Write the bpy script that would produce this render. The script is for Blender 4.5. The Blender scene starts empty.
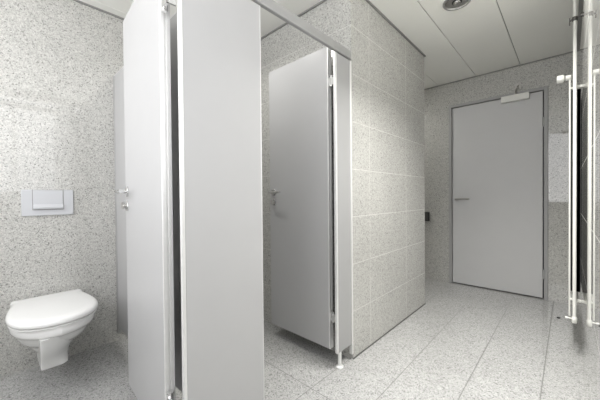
import bpy, bmesh, math, random
from mathutils import Vector, Matrix
random.seed(4)
scn = bpy.context.scene
COL = scn.collection

# ------------------------------------------------------------------ materials
def new_mat(name):
    m = bpy.data.materials.new(name); m.use_nodes = True
    nt = m.node_tree
    return m, nt, nt.nodes['Principled BSDF']

def plain(name, col, rough=.4, metal=0., noise=.02, nscale=6., spec=.5, coat=0.):
    m, nt, b = new_mat(name)
    n = nt.nodes.new('ShaderNodeTexNoise'); n.inputs['Scale'].default_value = nscale; n.inputs['Detail'].default_value = 4
    g = nt.nodes.new('ShaderNodeNewGeometry'); nt.links.new(g.outputs['Position'], n.inputs['Vector'])
    r = nt.nodes.new('ShaderNodeValToRGB')
    r.color_ramp.elements[0].position = .3; r.color_ramp.elements[1].position = .7
    r.color_ramp.elements[0].color = (*[c*(1-noise) for c in col], 1)
    r.color_ramp.elements[1].color = (*[min(1, c*(1+noise)) for c in col], 1)
    nt.links.new(n.outputs['Fac'], r.inputs['Fac']); nt.links.new(r.outputs['Color'], b.inputs['Base Color'])
    b.inputs['Roughness'].default_value = rough; b.inputs['Metallic'].default_value = metal
    b.inputs['Specular IOR Level'].default_value = spec
    b.inputs['Coat Weight'].default_value = coat; b.inputs['Coat Roughness'].default_value = .05
    return m

def math_node(nt, op, a, b=None, c=None):
    n = nt.nodes.new('ShaderNodeMath'); n.operation = op
    for i, v in enumerate((a, b, c)):
        if v is None: continue
        if isinstance(v, (int, float)): n.inputs[i].default_value = v
        else: nt.links.new(v, n.inputs[i])
    return n.outputs[0]

def mix(nt, fac, a, b, blend='MIX'):
    n = nt.nodes.new('ShaderNodeMix'); n.data_type = 'RGBA'; n.blend_type = blend
    if isinstance(fac, (int, float)): n.inputs['Factor'].default_value = fac
    else: nt.links.new(fac, n.inputs['Factor'])
    for k, v in (('A', a), ('B', b)):
        s = [i for i in n.inputs if i.name == k and i.type == 'RGBA'][0]
        if isinstance(v, tuple): s.default_value = v
        else: nt.links.new(v, s)
    return [o for o in n.outputs if o.type == 'RGBA'][0]

def terrazzo(name, joints, base, joint_col, joint_w=.003, rough=.06, scale=1.65, contrast=1.5, spec=.7, joint_f=.85):
    """polished aggregate stone; joints = [(axis, offset, period), ...] in metres of the place"""
    m, nt, b = new_mat(name)
    pos = nt.nodes.new('ShaderNodeNewGeometry').outputs['Position']
    def vor(sc, rnd=1.):
        v = nt.nodes.new('ShaderNodeTexVoronoi'); v.inputs['Scale'].default_value = sc*scale
        v.inputs['Randomness'].default_value = rnd; nt.links.new(pos, v.inputs['Vector']); return v
    def ramp(src, stops, const=False):
        r = nt.nodes.new('ShaderNodeValToRGB'); e = r.color_ramp.elements
        while len(e) < len(stops): e.new(.5)
        for el, (p, c) in zip(e, stops): el.position = p; el.color = (*c, 1)
        if const: r.color_ramp.interpolation = 'CONSTANT'
        nt.links.new(src, r.inputs['Fac']); return r.outputs['Color']
    def t(k): k = 1+(k-1)*contrast; return tuple(c*k for c in base)
    def chan(v):
        s = nt.nodes.new('ShaderNodeSeparateColor'); nt.links.new(v.outputs['Color'], s.inputs[0]); return s.outputs[0]
    v1 = vor(95)
    c1 = ramp(chan(v1), [(0, t(.46)), (.05, t(.72)), (.16, t(.9)), (.42, t(1.02)), (.75, t(1.12)), (.93, t(1.22))], True)
    v2 = vor(210)
    c2 = ramp(chan(v2), [(0, t(.62)), (.14, t(.9)), (.5, t(1.05)), (.85, t(1.2))], True)
    body = mix(nt, .5, c1, c2)
    v3 = vor(26)                                              # sparse large dark chips
    pick = math_node(nt, 'LESS_THAN', chan(v3), .10)
    near = math_node(nt, 'LESS_THAN', v3.outputs['Distance'], .2)
    big = math_node(nt, 'MULTIPLY', math_node(nt, 'MULTIPLY', pick, near), .5)
    body = mix(nt, big, body, (*t(.4), 1))
    big_n = nt.nodes.new('ShaderNodeTexNoise'); big_n.inputs['Scale'].default_value = 2.2; big_n.inputs['Detail'].default_value = 3
    nt.links.new(pos, big_n.inputs['Vector'])
    cloud = ramp(big_n.outputs['Fac'], [(.3, (.955,)*3), (.7, (1.03,)*3)])
    body = mix(nt, 1., body, cloud, 'MULTIPLY')
    sep = nt.nodes.new('ShaderNodeSeparateXYZ'); nt.links.new(pos, sep.inputs[0])
    line = None
    for ax, off, per, *lim in joints:
        u = math_node(nt, 'DIVIDE', math_node(nt, 'SUBTRACT', sep.outputs['XYZ'.index(ax)], off), per)
        fr = math_node(nt, 'FRACT', math_node(nt, 'ADD', u, .5))
        d = math_node(nt, 'MULTIPLY', math_node(nt, 'ABSOLUTE', math_node(nt, 'SUBTRACT', fr, .5)), per)
        l = math_node(nt, 'LESS_THAN', d, joint_w/2)
        if lim: l = math_node(nt, 'MULTIPLY', l, math_node(nt, lim[1], sep.outputs['XYZ'.index(lim[0])], lim[2]))
        line = l if line is None else math_node(nt, 'MAXIMUM', line, l)
    if line is not None:
        body = mix(nt, math_node(nt, 'MULTIPLY', line, joint_f), body, (*joint_col, 1))
        rgh = math_node(nt, 'ADD', math_node(nt, 'MULTIPLY', line, .5), rough)
        nt.links.new(rgh, b.inputs['Roughness'])
    else:
        b.inputs['Roughness'].default_value = rough
    nt.links.new(body, b.inputs['Base Color'])
    b.inputs['Specular IOR Level'].default_value = spec
    return m

def daylight(name, col, strength):
    m = bpy.data.materials.new(name); m.use_nodes = True; nt = m.node_tree
    nt.nodes.remove(nt.nodes['Principled BSDF'])
    e = nt.nodes.new('ShaderNodeEmission'); e.inputs['Color'].default_value = (*col, 1); e.inputs['Strength'].default_value = strength
    nt.links.new(e.outputs[0], nt.nodes['Material Output'].inputs[0]); return m

STONE = (.507, .503, .479)
M = dict(
    wall_x=terrazzo('stone_wall_long', [('Y', 1.76, .6), ('Z', 0., .3)], STONE, (.66, .66, .63), .0035, .04, joint_f=.5),
    wall_polished=terrazzo('stone_wall_polished', [('Y', 1.76, .6), ('Z', 0., .3)], STONE, (.66, .66, .63), .0035, .012, joint_f=.6),
    wall_soft=terrazzo('stone_wall_cubicle', [('Y', 1.76, .6), ('Z', 0., .3)], STONE, (.46, .46, .44), .0018, .05),
    wall_y=terrazzo('stone_wall_cross', [('X', -.1, .6), ('Z', 0., .3)], STONE, (.42, .42, .40), .002, .03),
    floor=terrazzo('stone_floor', [('X', -.102, .302, 'X', 'GREATER_THAN', -1.1), ('Y', 1.15, 1.52, 'X', 'LESS_THAN', -.705)], (.41, .41, .402), (.12, .12, .115), .0045, .065),
    panel=plain('grey_laminate', (.43, .43, .432), .38, noise=.01),
    steel_door=plain('grey_painted_door', (.56, .56, .562), .42, noise=.01),
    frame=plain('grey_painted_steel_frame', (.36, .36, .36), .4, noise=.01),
    alu=plain('satin_aluminium', (.78, .78, .77), .34, .35, noise=.02, nscale=40),
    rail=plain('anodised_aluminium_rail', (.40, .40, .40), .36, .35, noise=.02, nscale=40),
    chrome=plain('chrome', (.75, .75, .75), .12, 1., noise=.02),
    dark_steel=plain('dark_steel', (.16, .155, .15), .3, 1., noise=.05, nscale=60),
    steel=plain('brushed_steel', (.5, .49, .47), .3, 1., noise=.05, nscale=60),
    ceramic=plain('white_glazed_ceramic', (.84, .84, .83), .12, noise=.004, coat=.5),
    plastic=plain('white_plastic', (.80, .80, .79), .25, noise=.006),
    plate=plain('silvery_white_plastic', (.54, .55, .57), .3, noise=.01),
    white=plain('white_enamel', (.80, .80, .76), .28, noise=.01),
    ceil=plain('white_metal_ceiling', (.86, .86, .82), .5, noise=.012, nscale=3),
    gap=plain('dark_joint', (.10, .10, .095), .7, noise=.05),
    trim=plain('grey_edge_trim', (.26, .26, .25), .5, noise=.04),
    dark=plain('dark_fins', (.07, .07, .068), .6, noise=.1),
    black=plain('black_plastic', (.012, .012, .013), .35, noise=.1),
    sky=daylight('daylit_frosted_pane', (1., 1., 1.02), 2.8),
    sky2=daylight('daylit_frosted_side_pane', (1., 1., 1.02), 1.8),
)

# ------------------------------------------------------------------ mesh building
class MB:
    def __init__(s): s.bm = bmesh.new()
    def box(s, x0, x1, y0, y1, z0, z1):
        v = [s.bm.verts.new((x, y, z)) for x in (x0, x1) for y in (y0, y1) for z in (z0, z1)]
        for f in ((0,1,3,2), (4,6,7,5), (0,4,5,1), (2,3,7,6), (0,2,6,4), (1,5,7,3)): s.bm.faces.new([v[i] for i in f])
        return s
    def prism(s, pts, axis, a, b):
        def P(p, t): return {'x': (t, p[0], p[1]), 'y': (p[0], t, p[1]), 'z': (p[0], p[1], t)}[axis]
        A = [s.bm.verts.new(P(p, a)) for p in pts]; B = [s.bm.verts.new(P(p, b)) for p in pts]
        n = len(pts)
        for i in range(n): s.bm.faces.new((A[i], A[(i+1) % n], B[(i+1) % n], B[i]))
        s.bm.faces.new(A[::-1]); s.bm.faces.new(B); return s
    def loft(s, rings, cap=True):
        R = [[s.bm.verts.new(p) for p in r] for r in rings]; n = len(R[0])
        for a, b in zip(R, R[1:]):
            for i in range(n): s.bm.faces.new((a[i], a[(i+1) % n], b[(i+1) % n], b[i]))
        if cap: s.bm.faces.new(R[0][::-1]); s.bm.faces.new(R[-1])
        return s
    def tube(s, path, r, seg=14):
        path = [Vector(p) for p in path]; rings = []
        up = None
        for i, p in enumerate(path):
            d = (path[min(i+1, len(path)-1)] - path[max(i-1, 0)]).normalized()
            if up is None or abs(up.dot(d)) > .95:
                up = Vector((0, 0, 1)) if abs(d.z) < .9 else Vector((1, 0, 0))
            a = d.cross(up).normalized(); b = d.cross(a).normalized(); up = -b if up.dot(b) < 0 else b
            rr = r[i] if isinstance(r, (list, tuple)) else r
            rings.append([p + rr*(math.cos(2*math.pi*k/seg)*a + math.sin(2*math.pi*k/seg)*b) for k in range(seg)])
        return s.loft(rings)
    def lathe(s, prof, c, axis, seg=32):
        """prof = [(radius, height along axis)]"""
        ax = Vector(axis).normalized(); u = ax.orthogonal().normalized(); v = ax.cross(u); c = Vector(c)
        return s.loft([[c + ax*h + r*(math.cos(2*math.pi*k/seg)*u + math.sin(2*math.pi*k/seg)*v) for k in range(seg)] for r, h in prof])

def obj(name, mb, mat, parent=None, bevel=0., smooth=None, seg=2):
    bm = mb.bm
    bmesh.ops.remove_doubles(bm, verts=bm.verts, dist=1e-6)
    bmesh.ops.recalc_face_normals(bm, faces=bm.faces)
    me = bpy.data.meshes.new(name)
    off = Vector((0, 0, 0))
    if parent is not None and parent.get('_o') is not None: off = Vector(parent['_o'])
    bmesh.ops.translate(bm, verts=bm.verts, vec=-off)
    bm.to_mesh(me); bm.free()
    me.materials.append(M[mat] if isinstance(mat, str) else mat)
    o = bpy.data.objects.new(name, me); COL.objects.link(o)
    if parent is not None:
        o.parent = parent
        if parent.get('_o') is not None: o['_o'] = tuple(off)
    if bevel:
        b = o.modifiers.new('bevel', 'BEVEL'); b.width = bevel; b.segments = seg; b.limit_method = 'ANGLE'; b.angle_limit = math.radians(40)
    if smooth or bevel:
        me.polygons.foreach_set('use_smooth', [True]*len(me.polygons))
        me.set_sharp_from_angle(angle=math.radians(smooth or 35))
    return o

def tag(o, label, cat, group=None):
    o['label'] = label; o['category'] = cat; o['kind'] = 'thing'
    if group: o['group'] = group
    return o
def thing(name, origin, label, cat, group=None, rz=0.):
    o = bpy.data.objects.new(name, None); COL.objects.link(o); o.empty_display_size = .05
    o.location = origin; o.rotation_euler.z = rz
    o['_o'] = tuple(origin) if rz == 0 else (0., 0., 0.)
    return tag(o, label, cat, group)
def struct(o): o['kind'] = 'structure'; return o

# ------------------------------------------------------------------ setting
XL, XF, XR = -2.384, -.992, .062
YB1, YB2, YF, YN = 1.538, 2.785, 3.671, -.76
H = 2.345
RX = .40                                                      # thickness of outer walls
struct(obj('floor', MB().box(XL-.2, XR+.2, YN-.2, YF+.2, -.12, 0), 'floor'))
struct(obj('wall_left', MB().box(XL-.2, XL, YN-.2, YF+.2, 0, H+.15), 'wall_soft'))
struct(obj('wall_middle', MB().box(XL, XF, YB1, YB2, 0, H), 'wall_x'))
# far wall with the door opening
DX1, DX2, DZ = -1.026, -.143, 2.076
w = MB(); w.box(XL, DX1, YF, YF+.2, 0, H+.15); w.box(DX2, XR+.2, YF, YF+.2, 0, H+.15); w.box(DX1, DX2, YF, YF+.2, DZ, H+.15)
struct(obj('wall_far', w, 'wall_y'))
# right wall with the side window (beside and behind the viewpoint)
WY0, WY1, WZ0, WZ1 = -.66, 1.02, 1.10, 2.28
w = MB(); w.box(XR, XR+.2, WY1, YF, 0, H+.15); w.box(XR, XR+.2, YN-.2, WY0, 0, H+.15)
w.box(XR, XR+.2, WY0, WY1, 0, WZ0); w.box(XR, XR+.2, WY0, WY1, WZ1, H+.15)
struct(obj('wall_right', w, 'wall_polished'))
# near wall with the big window
NX0, NX1, NZ0, NZ1 = -2.2, .045, .85, 2.34
w = MB(); w.box(XL, NX0, YN-.2, YN, 0, H+.15); w.box(NX1, XR, YN-.2, YN, 0, H+.15)
w.box(NX0, NX1, YN-.2, YN, 0, NZ0); w.box(NX0, NX1, YN-.2, YN, NZ1, H+.15)
struct(obj('wall_near', w, 'wall_y'))
def window(n, x0, x1, y0, y1, z0, z1, along, pane_mat, mull):
    t = .022
    root = bpy.data.objects.new('window_%d' % n, None); COL.objects.link(root)
    root.location = ((x0+x1)/2, (y0+y1)/2, z0); root['_o'] = tuple(root.location); struct(root)
    f = MB()
    if along == 'x':
        f.box(x0, x1, y0, y1, z0, z0+t); f.box(x0, x1, y0, y1, z1-t, z1)
        xs = [x0+(x1-x0)*k/mull for k in range(mull+1)]
        for k, x in enumerate(xs):
            a = min(max(x-t/2, x0), x1-t); f.box(a, a+t, y0, y1, z0+t, z1-t)
    else:
        f.box(x0, x1, y0, y1, z0, z0+t); f.box(x0, x1, y0, y1, z1-t, z1)
        ys = [y0+(y1-y0)*k/mull for k in range(mull+1)]
        for k, y in enumerate(ys):
            a = min(max(y-t/2, y0), y1-t); f.box(x0, x1, a, a+t, z0+t, z1-t)
    obj('window_frame', f, 'white', root)
    g = MB()
    if along == 'x': g.box(x0+t, x1-t, (y0+y1)/2-.004, (y0+y1)/2+.004, z0+t, z1-t)
    else: g.box((x0+x1)/2-.004, (x0+x1)/2+.004, y0+t, y1-t, z0+t, z1-t)
    obj('pane', g, pane_mat, root)
window(1, NX0, NX1, YN-.05, YN-.005, NZ0, NZ1, 'x', 'sky', 2)
window(2, XR+.06, XR+.12, WY0, WY1, WZ0, WZ1, 'y', 'sky2', 2)

# metal panel ceiling: long panels running down the corridor with dark joints
ce = struct(obj('ceiling', MB().box(XL, XR, YN, YF, H+.012, H+.14), 'gap'))
seams = [-.747-.389*k for k in range(5, 0, -1)] + [-.747, -.358]
edges = [XL] + [s for s in seams if s > XL+.05] + [XR]
for a, b in zip(edges, edges[1:]):
    p = MB().box(a+(.002 if a > XL else 0), b-(.002 if b < XR else 0), YN, YF, H, H+.011)
    obj('ceiling_panel', p, 'ceil', ce, bevel=.002)
# shadow-gap edge trims
tr = [('trim_1', (XF, XF+.012, YB1-.012, YB2+.012)), ('trim_2', (XL, XF, YB1-.012, YB1)), ('trim_3', (XL, XL+.012, YN, YB1-.012)),
      ('trim_4', (XL, XR-.012, YF-.012, YF)), ('trim_5', (XR-.012, XR, WY1, YF))]
struct(obj('dark_base_strip', MB().box(XF, XF+.004, YB1, YB2+.004, 0, .007), 'gap'))  # thin dark strip along the foot of the middle wall
for n, (a, b, c, d) in tr: struct(obj(n, MB().box(a, b, c, d, H-.010, H), 'trim'))

# ------------------------------------------------------------------ far door
door = bpy.data.objects.new('door_1', None); COL.objects.link(door); door.location = (DX2, YF, 0); door['_o'] = tuple(door.location); struct(door)
f = MB(); fw = .03
f.box(DX1, DX1+fw, YF-.012, YF+.10, 0, DZ); f.box(DX2-fw, DX2, YF-.012, YF+.10, 0, DZ); f.box(DX1+fw, DX2-fw, YF-.012, YF+.10, DZ-fw, DZ)
obj('door_frame', f, 'frame', door, bevel=.003)
g = MB(); g.box(DX1+fw, DX2-fw, YF+.060, YF+.10, .0, DZ-fw)
obj('rebate', g, 'black', door)
L0, L1 = DX1+fw+.005, DX2-fw-.010
obj('door_leaf', MB().box(L0, L1, YF+.004, YF+.055, .012, DZ-fw-.006), 'steel_door', door, bevel=.002)
h = MB(); h.tube([(-.94, YF+.004, .988), (-.94, YF-.045, .988)], .009, 12)
h.tube([(-.953, YF-.045, .988), (-.81, YF-.045, .988)], .0095, 12)
lv = obj('lever_handle', h, 'steel', door, smooth=40)
h = MB(); h.lathe([(.017, 0), (.026, .001), (.026, .006), (.022, .008)], (-.94, YF+.004, .988), (0, -1, 0), 24)
obj('rose', h, 'steel_door', lv, smooth=40)
for z in (1.735, .25):
    h = MB(); h.tube([(L1+.006, YF-.014, z-.045), (L1+.006, YF-.014, z+.045)], .0075, 12); h.box(L1+.006, DX2-.006, YF-.017, YF-.011, z-.035, z+.035)
    obj('hinge', h, 'frame', door, smooth=40)
c = obj('door_closer', MB().box(-.515, -.285, YF-.045, YF+.004, 1.985, 2.048), 'white', door, bevel=.004)
h = MB(); h.tube([(-.395, YF-.02, 2.048), (-.395, YF-.02, 2.075)], .011, 12)
h.tube([(-.395, YF-.02, 2.07), (-.385, YF-.07, 2.082), (-.375, YF-.11, 2.086)], .007, 10)
h.tube([(-.375, YF-.11, 2.086), (-.375, YF-.06, 2.11), (-.375, YF-.006, 2.14)], .007, 10)
h.box(-.40, -.35, YF-.010, YF, 2.10, 2.165)
obj('closer_arm', h, 'steel', c, smooth=40)

# black fitting on the far wall at the mouth of the side passage
r = thing('wall_box', (-1.30, YF, .715), 'small black box fixed to the far stone wall left of the grey door', 'wall box')
obj('housing', MB().box(-1.36, -1.246, YF-.035, YF+.003, .715, .826), 'black', r, bevel=.006)
obj('cover', MB().box(-1.35, -1.256, YF-.041, YF-.035, .725, .816), 'dark', r, bevel=.002)

# ------------------------------------------------------------------ cubicles
ZB, ZT = .09, 1.905
PT = .014
def edged_panel(name, root, x0, x1, y0, y1, z0, z1, strips, mat='panel', label=None):
    """laminate panel plus aluminium edge strips"""
    o = obj(name, MB().box(x0, x1, y0, y1, z0, z1), mat, root, bevel=.0015)
    for s in strips: obj('edge_strip', MB().box(*s), 'alu', root, bevel=.0012)
    return o
def foot(root, x, y, z1):
    h = MB(); h.lathe([(.011, .012), (.011, z1+.002)], (x, y, 0), (0, 0, 1), 16); h.lathe([(.02, 0), (.024, .002), (.024, .008), (.014, .014)], (x, y, 0), (0, 0, 1), 20)
    obj('foot', h, 'alu', root, smooth=40)

# front panel between the two cubicle doorways
r = thing('front_panel', (XF-.007, .63, 0), 'wide grey laminate panel standing between the two open cubicle doors', 'partition panel')
FP0, FP1 = .451, .815
edged_panel('panel', r, XF-PT, XF, FP0+.012, FP1-.004, .10, 1.872, [(XF-PT-.001, XF+.001, FP0, FP0+.012, .10, 1.872), (XF-PT-.001, XF+.001, FP1-.004, FP1, .10, 1.872)])
foot(r, XF-.007, .50, .10); foot(r, XF-.007, .75, .10)
# post panel between the second doorway and the tiled wall
r = thing('door_post', (XF-.007, 1.45, 0), 'narrow grey door post panel against the tiled wall corner', 'partition panel')
PP0 = 1.370
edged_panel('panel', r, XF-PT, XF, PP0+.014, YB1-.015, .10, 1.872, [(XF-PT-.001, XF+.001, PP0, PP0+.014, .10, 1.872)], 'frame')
obj('wall_profile', MB().box(XF-PT-.004, XF+.004, YB1-.015, YB1, .035, 1.872), 'alu', r, bevel=.002)
foot(r, XF-.012, 1.41, .10)
# rail over the doorways
r = thing('top_rail', (XF-.015, .7, 1.872), 'long grey aluminium rail across the tops of the cubicle fronts', 'rail')
pr = [(XF-.014, 1.880), (XF+.003, 1.880), (XF+.006, 1.884), (XF+.003, 1.890), (XF+.003, 1.929), (XF+.0, 1.935), (XF-.014, 1.935)]
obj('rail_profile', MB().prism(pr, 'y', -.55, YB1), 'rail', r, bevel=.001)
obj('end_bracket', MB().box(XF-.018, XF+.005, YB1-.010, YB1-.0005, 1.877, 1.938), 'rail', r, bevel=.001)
# partition between the cubicles
r = thing('cubicle_partition', (-1.7, .615, 0), 'light grey partition panel between the toilet cubicle and the second cubicle', 'partition panel')
edged_panel('panel', r, XL+.025, XF-PT-.002, .60, .63, .10, 1.90, [(XL+.025, XF-PT-.002, .599, .631, 1.90, 1.905)])
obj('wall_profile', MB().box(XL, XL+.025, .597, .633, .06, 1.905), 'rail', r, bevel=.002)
foot(r, -1.7, .615, .10)
# the two doors, hung in the doorways and swung inwards
def cubicle_door(origin, rz, width, label, handle_z=1.062, ztop=ZT+.01, arm=.0615):
    """local frame: hinge at the origin, leaf along -X, room-side face at y = 0"""
    root = thing('cubicle_door', origin, label, 'door', 'open cubicle doors', rz=rz if rz else 1e-9)
    z0 = ZB-origin[2]; z1 = ztop-origin[2]; t = .036
    root_o = root['_o']
    obj('leaf', MB().box(-width, -.008, 0, t, z0, z1), 'panel', root, bevel=.0015)
    # hinge side profile: two slim flutes
    e = MB(); e.box(-.008, 0, 0, t*.42, z0, z1); e.box(-.008, -.0025, t*.42, t*.58, z0, z1); e.box(-.008, 0, t*.58, t, z0, z1)
    obj('edge_strip', e, 'alu', root, bevel=.0012)
    hz = handle_z-origin[2]; hx = -width+.045
    for sgn, y in ((-1, 0.), (1, t)):
        h = MB(); h.tube([(hx, y, hz), (hx, y+sgn*.042, hz), (hx+.006, y+sgn*.05, hz), (hx+.016, y+sgn*.052, hz), (hx+.115, y+sgn*.052, hz)], .0085, 14)
        lv = obj('lever_handle', h, 'chrome', root, smooth=40)
        h = MB(); h.lathe([(.012, 0), (.026, 0), (.026, .006), (.022, .009), (.010, .009)], (hx, y, hz), (0, sgn, 0), 28)
        obj('rose', h, 'chrome', lv, smooth=40)
        h = MB(); h.lathe([(.012, 0), (.026, 0), (.026, .006), (.022, .009), (.010, .009)], (hx, y, hz-.07), (0, sgn, 0), 28)
        lk = obj('lock_rose', h, 'chrome', root, smooth=40)
        h = MB(); h.lathe([(.008, .008), (.008, .02), (.006, .022)], (hx, y, hz-.07), (0, sgn, 0), 16); h.box(hx-.004, hx+.004, min(y+sgn*.018, y+sgn*.03), max(y+sgn*.018, y+sgn*.03), hz-.087, hz-.053)
        obj('thumb_turn', h, 'steel', lk, smooth=40)
    for z in (1.725-origin[2], .29-origin[2]):
        h = MB(); h.tube([(.018, .012, z-.03), (.018, .012, z+.03)], .010, 16); h.box(-.002, .02, .006, .018, z-.025, z+.025)
        h.box(.016, arm, .002, .010, z-.022, z+.022); h.box(arm-.005, arm, .002, .034, z-.022, z+.022)
        h.lathe([(.0125, 0), (.0125, .006)], (.018, .012, z+.03), (0, 0, 1), 16)
        obj('hinge', h, 'chrome', root, smooth=40)
    return root
cubicle_door((-1.074, .418, 0), math.radians(-3.9), .56, 'pale grey cubicle door standing open beside the toilet, nearest of the two', arm=.067)
cubicle_door((-1.068, 1.400, 0), 0, .545, 'grey cubicle door standing open in front of the speckled end wall of the second cubicle', ztop=1.945)

# ------------------------------------------------------------------ toilet
TY = .222
def catmull(pts, n=6):
    out = []
    P = [pts[0]] + pts + [pts[-1]]
    for i in range(1, len(P)-2):
        p0, p1, p2, p3 = (Vector(P[j]) for j in (i-1, i, i+1, i+2))
        for k in range(n):
            t = k/n
            out.append(.5*((2*p1) + (p2-p0)*t + (2*p0-5*p1+4*p2-p3)*t*t + (3*p1-p0-3*p2+p3)*t**3))
    out.append(Vector(pts[-1])); return out
def ring(half, z, n=8):
    """half outline [(x, halfwidth)] from the wall to the front tip -> closed ring"""
    h = catmull([(a, b) for a, b in half], n)
    L = [(p.x, TY-max(p.y, 0), z) for p in h]; Rr = [(p.x, TY+max(p.y, 0), z) for p in h[:-1]]
    return L + Rr[::-1]
def shrink(half, d, cx=-2.09):
    m = max(b for a, b in half)
    k = 1-d/m
    return [(cx+(a-cx)*(1-d/.27), b*k) for a, b in half]
rootT = thing('toilet', (XL, TY, 0), 'white wall-hung toilet with closed lid on the speckled stone wall', 'toilet')
def D(xb, xf, hw, back=.86):
    """D shaped half outline"""
    L = xf-xb
    return [(xb, hw*back), (xb+.12*L, hw*(back+.02)), (xb+.3*L, hw*.965), (xb+.5*L, hw), (xb+.66*L, hw*.965), (xb+.8*L, hw*.83), (xb+.9*L, hw*.62), (xb+.965*L, hw*.36), (xf, 0)]
lid = [(-2.362, .165), (-2.335, .167), (-2.31, .163), (-2.27, .166), (-2.2, .179), (-2.12, .188), (-2.05, .190), (-1.98, .182), (-1.92, .160), (-1.875, .126), (-1.845, .084), (-1.83, .042), (-1.826, 0)]
XW = XL-.003
bowl = MB()
bowl.loft([ring(shrink(D(XW, -1.838, .180), .012), .396), ring(shrink(D(XW, -1.836, .181), .003), .396), ring(D(XW, -1.835, .182), .390), ring(D(XW, -1.836, .181), .362),
           ring(D(XW, -1.842, .178), .350), ring(D(XW, -1.856, .166), .342), ring(D(XW, -1.866, .162), .335), ring(D(XW, -1.880, .158), .318),
           ring(D(XW, -1.905, .149), .292), ring(D(XW, -1.935, .137), .272), ring(D(XW, -1.950, .128), .268), ring(D(XW, -1.985, .115), .240), ring(D(XW, -2.03, .096), .205), ring(D(XW, -2.08, .074), .170), ring(D(XW, -2.12, .060), .15)])
ob = obj('bowl', bowl, 'ceramic', rootT, smooth=50)
# shrouded trap under the bowl: flat front, rounded corners, flaring at the top
def trap_ring(xf, hw, z, r=.012):
    hl = .067+max(0, z-.15)*.068 if z > .141 else hw+.018; L = TY-hl
    pts = [(XW, L)]
    for k in range(5):
        a = -math.pi/2 + k*math.pi/8; pts.append((xf-r+r*math.cos(a), L+r+r*math.sin(a)))
    t = min(1, max(0, (z-.135)/.19)); qx = .035+.30*t; qy = min(.035+.30*t, hw+hl-r-.012)
    for k in range(9):
        a = k*math.pi/16; pts.append((xf-qx+qx*math.cos(a), TY+hw-qy+qy*math.sin(a)))
    pts.append((XW, TY+hw))
    return [(x, y+.0, z) for x, y in pts]
trap = MB()
trap.loft([trap_ring(-1.853, .150, .344), trap_ring(-1.862, .140, .325), trap_ring(-1.875, .122, .300), trap_ring(-1.893, .100, .27), trap_ring(-1.918, .080, .24), trap_ring(-1.945, .066, .21), trap_ring(-1.97, .056, .18), trap_ring(-1.985, .051, .15), trap_ring(-1.989, .049, .140), trap_ring(-1.997, .043, .135)])
obj('trap_shroud', trap, 'ceramic', rootT, smooth=50)
seat = MB(); s0 = shrink(lid, .004)
seat.loft([ring(shrink(s0, .006), .3975), ring(s0, .399), ring(s0, .404), ring(shrink(s0, .006), .4055)])
obj('seat', seat, 'plastic', rootT, smooth=50)
ld = MB()
ld.loft([ring(shrink(lid, .010), .4075), ring(shrink(lid, .002), .4095), ring(lid, .415), ring(lid, .424), ring(shrink(lid, .003), .431), ring(shrink(lid, .010), .437), ring(shrink(lid, .022), .4405), ring(shrink(lid, .06), .442), ring(shrink(lid, .12), .443)])
obj('lid', ld, 'plastic', rootT, smooth=60)
for dy in (-.078, .078):
    obj('lid_hinge', MB().tube([(-2.362, TY+dy-.02, .402), (-2.362, TY+dy+.02, .402)], .0085, 12), 'chrome', rootT, smooth=40)

# ------------------------------------------------------------------ flush plate
r = thing('flush_plate', (XL, .2355, .93), 'rectangular silvery flush plate on the stone wall above the toilet', 'flush plate')
obj('frame', MB().box(XL, XL+.010, .112, .359, .927, 1.087), 'plate', r, bevel=.003)
obj('button_recess', MB().box(XL+.009, XL+.0112, .160, .308, .962, 1.0872), 'trim', r)
bt = MB(); bt.prism([(XL+.009, .966), (XL+.024, .968), (XL+.026, .978), (XL+.020, .990), (XL+.014, .996), (XL+.013, 1.085), (XL+.009, 1.085)], 'y', .163, .305)
obj('flush_button', bt, 'plate', r, bevel=.0015)

# ------------------------------------------------------------------ downlight
LX, LY = -.553, 2.165
r = thing('downlight', (LX, LY, H), 'round chrome recessed downlight in the white panel ceiling', 'ceiling light')
h = MB(); h.lathe([(.088, 0), (.090, -.004), (.086, -.010), (.074, -.010), (.068, -.004), (.066, -.001), (.066, .0)], (LX, LY, H), (0, 0, 1), 48)
obj('trim_ring', h, 'chrome', r, smooth=40)
h = MB(); h.lathe([(.067, -.0065), (.060, -.0035), (.045, -.002), (.030, -.0015)], (LX, LY, H), (0, 0, 1), 40)
obj('reflector', h, 'steel', r, smooth=50)
h = MB(); h.lathe([(.006, -.002), (.024, -.003), (.025, -.012), (.019, -.019), (.008, -.022)], (LX, LY, H), (0, 0, 1), 24)
obj('lamp', h, 'steel', r, smooth=50)
h = MB(); h.lathe([(.027, -.002), (.031, -.003), (.031, -.010), (.027, -.012)], (LX, LY, H), (0, 0, 1), 24)
obj('lamp_collar', h, 'black', r, smooth=40)

# ------------------------------------------------------------------ radiator and riser on the right wall
RY = 2.50
r = thing('heating_pipe', (.029, RY, .2), 'white vertical heating pipe rising to the ceiling along the right wall', 'pipe')
obj('pipe', MB().tube([(.029, RY, .24), (.029, RY, H)], .0092, 18), 'white', r, smooth=40)
h = MB(); h.lathe([(.0105, .0), (.013, .004), (.013, .034), (.0095, .04)], (.029, RY, .215), (0, 0, 1), 18)
h.tube([(.029, RY, .240), (-.012, RY, .240)], .004, 12)
h.lathe([(.007, 0), (.007, .012)], (-.014, RY, .240), (1, 0, 0), 12)
obj('valve', h, 'white', r, smooth=40)
h = MB(); h.lathe([(.0135, -.012), (.0135, .012)], (.029, RY, 2.125), (0, 0, 1), 18)
h.tube([(.004, RY-.004, 2.118), (.029, RY-.004, 2.128), (XR-.001, RY-.004, 2.135)], .005, 10)
h.box(.002, .007, RY-.012, RY+.012, 2.098, 2.135)
h.lathe([(.014, 0), (.014, .006)], (XR-.001, RY-.004, 2.135), (-1, 0, 0), 16)
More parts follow.
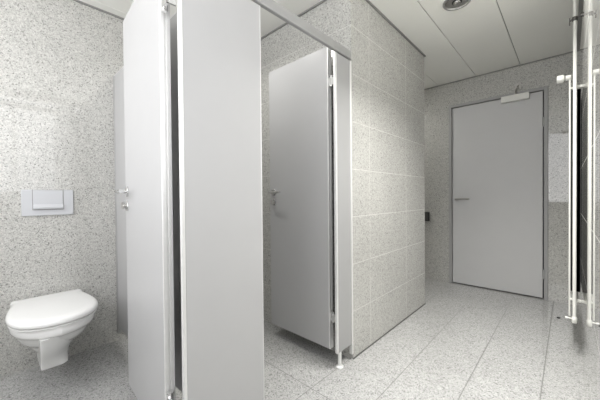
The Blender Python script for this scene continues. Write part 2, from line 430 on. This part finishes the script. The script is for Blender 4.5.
obj('pipe_clamp', h, 'dark_steel', r, smooth=40)

r = thing('radiator', (.03, 2.75, .33), 'tall narrow white radiator on the right wall behind the heating pipe', 'radiator')
Y0, Y1 = 2.56, 2.98
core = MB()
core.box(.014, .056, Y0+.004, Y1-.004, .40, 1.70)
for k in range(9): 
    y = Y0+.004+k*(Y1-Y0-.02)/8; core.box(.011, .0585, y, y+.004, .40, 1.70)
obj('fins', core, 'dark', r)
obj('header', MB().tube([(.036, Y0-.01, 1.715), (.036, Y1, 1.715)], .013, 14), 'white', r, smooth=40)
obj('header', MB().tube([(.036, Y0-.01, .345), (.036, Y1, .345)], .013, 14), 'white', r, smooth=40)
for z in (1.715, .345):
    obj('wall_bracket', MB().box(.03, XR-.0005, Y0-.012, Y0+.004, z-.009, z+.009), 'white', r, bevel=.002)
for k in range(5):
    y = Y0+.004+k*(Y1-Y0-.02)/4
    obj('column_tube', MB().tube([(.0065, y, .235 if k == 0 else .345), (.0065, y, 1.775 if k == 0 else 1.715)], .0048, 12), 'white', r, smooth=40)
for z in (.345, 1.715):
    obj('column_bridge', MB().box(.004, .036, Y0, Y1, z-.006, z+.006), 'white', r, bevel=.002)
h = MB(); h.tube([(.0065, Y0+.004, 1.770), (.0065, Y0+.004, 1.785)], .009, 12); h.tube([(.012, Y0+.004, 1.786), (-.014, Y0+.004, 1.787)], .016, 18)
vb = obj('valve_body', h, 'white', r, smooth=40)
h = MB(); h.lathe([(.015, 0), (.023, .003), (.025, .010), (.025, .032), (.021, .038)], (-.019, Y0+.004, 1.787), (-1, 0, .02), 24)
obj('thermostat_head', h, 'white', vb, smooth=40)

h = MB(); h.lathe([(.010, 0), (.012, .002), (.012, .005), (.009, .008)], (-.058, 3.2, 0), (0, 0, 1), 20)
tag(obj('door_stop', h, 'black', smooth=40), 'tiny dark door stop on the floor near the far end of the right wall', 'door stop')

for o in bpy.data.objects:
    if '_o' in o.keys(): del o['_o']

# ------------------------------------------------------------------ light, camera
wd = bpy.data.worlds.new('world'); scn.world = wd; wd.use_nodes = True
wd.node_tree.nodes['Background'].inputs['Color'].default_value = (.9, .95, 1., 1); wd.node_tree.nodes['Background'].inputs['Strength'].default_value = .5

def lamp(name, x, y, power, z=H-.006, size=.11, sy=None, spread=170):  # bare area lights added under the ceiling as fill, no fittings there
    l = bpy.data.lights.new(name, 'AREA'); l.shape = 'DISK'; l.size = size; l.energy = power
    if sy: l.shape = 'RECTANGLE'; l.size_y = sy
    l.color = (1, .985, .95); l.spread = math.radians(spread)
    o = bpy.data.objects.new(name, l); COL.objects.link(o); o.location = (x, y, z); return o
lamp('added_fill_light', -.13, 1.66, 21, size=.08, sy=.9, spread=112)  # added fill brightening the corridor and its far end
lamp('added_fill_light', -1.6, .95, 4, spread=140)  # added fill for the second cubicle
lamp('added_fill_light', -1.6, -.3, 2.5)  # added fill for the toilet cubicle
lamp('added_fill_light', -1.75, 3.15, 4)  # added fill for the side passage

cam = bpy.data.cameras.new('camera'); co = bpy.data.objects.new('camera', cam); COL.objects.link(co)
yw, pi_, ro = map(math.radians, (43.10, -.674, -.518))
F = Vector((-math.sin(yw)*math.cos(pi_), math.cos(yw)*math.cos(pi_), math.sin(pi_))); R = Vector((math.cos(yw), math.sin(yw), 0)); U = R.cross(F)
R2 = R*math.cos(ro)+U*math.sin(ro); U2 = U*math.cos(ro)-R*math.sin(ro)
mw = Matrix((R2, U2, -F)).transposed().to_4x4(); mw.translation = (0, 0, 1.03)
co.matrix_world = mw
cam.sensor_width = 36; cam.lens = 286.77*36/600; cam.clip_start = .01
scn.camera = co
scn.view_settings.view_transform = 'Standard'; scn.view_settings.look = 'None'
scn.view_settings.gamma = 1; scn.view_settings.use_curve_mapping = False
scn.view_settings.exposure = 0.52
scn.cycles.max_bounces = 14; scn.cycles.diffuse_bounces = 8; scn.cycles.glossy_bounces = 8
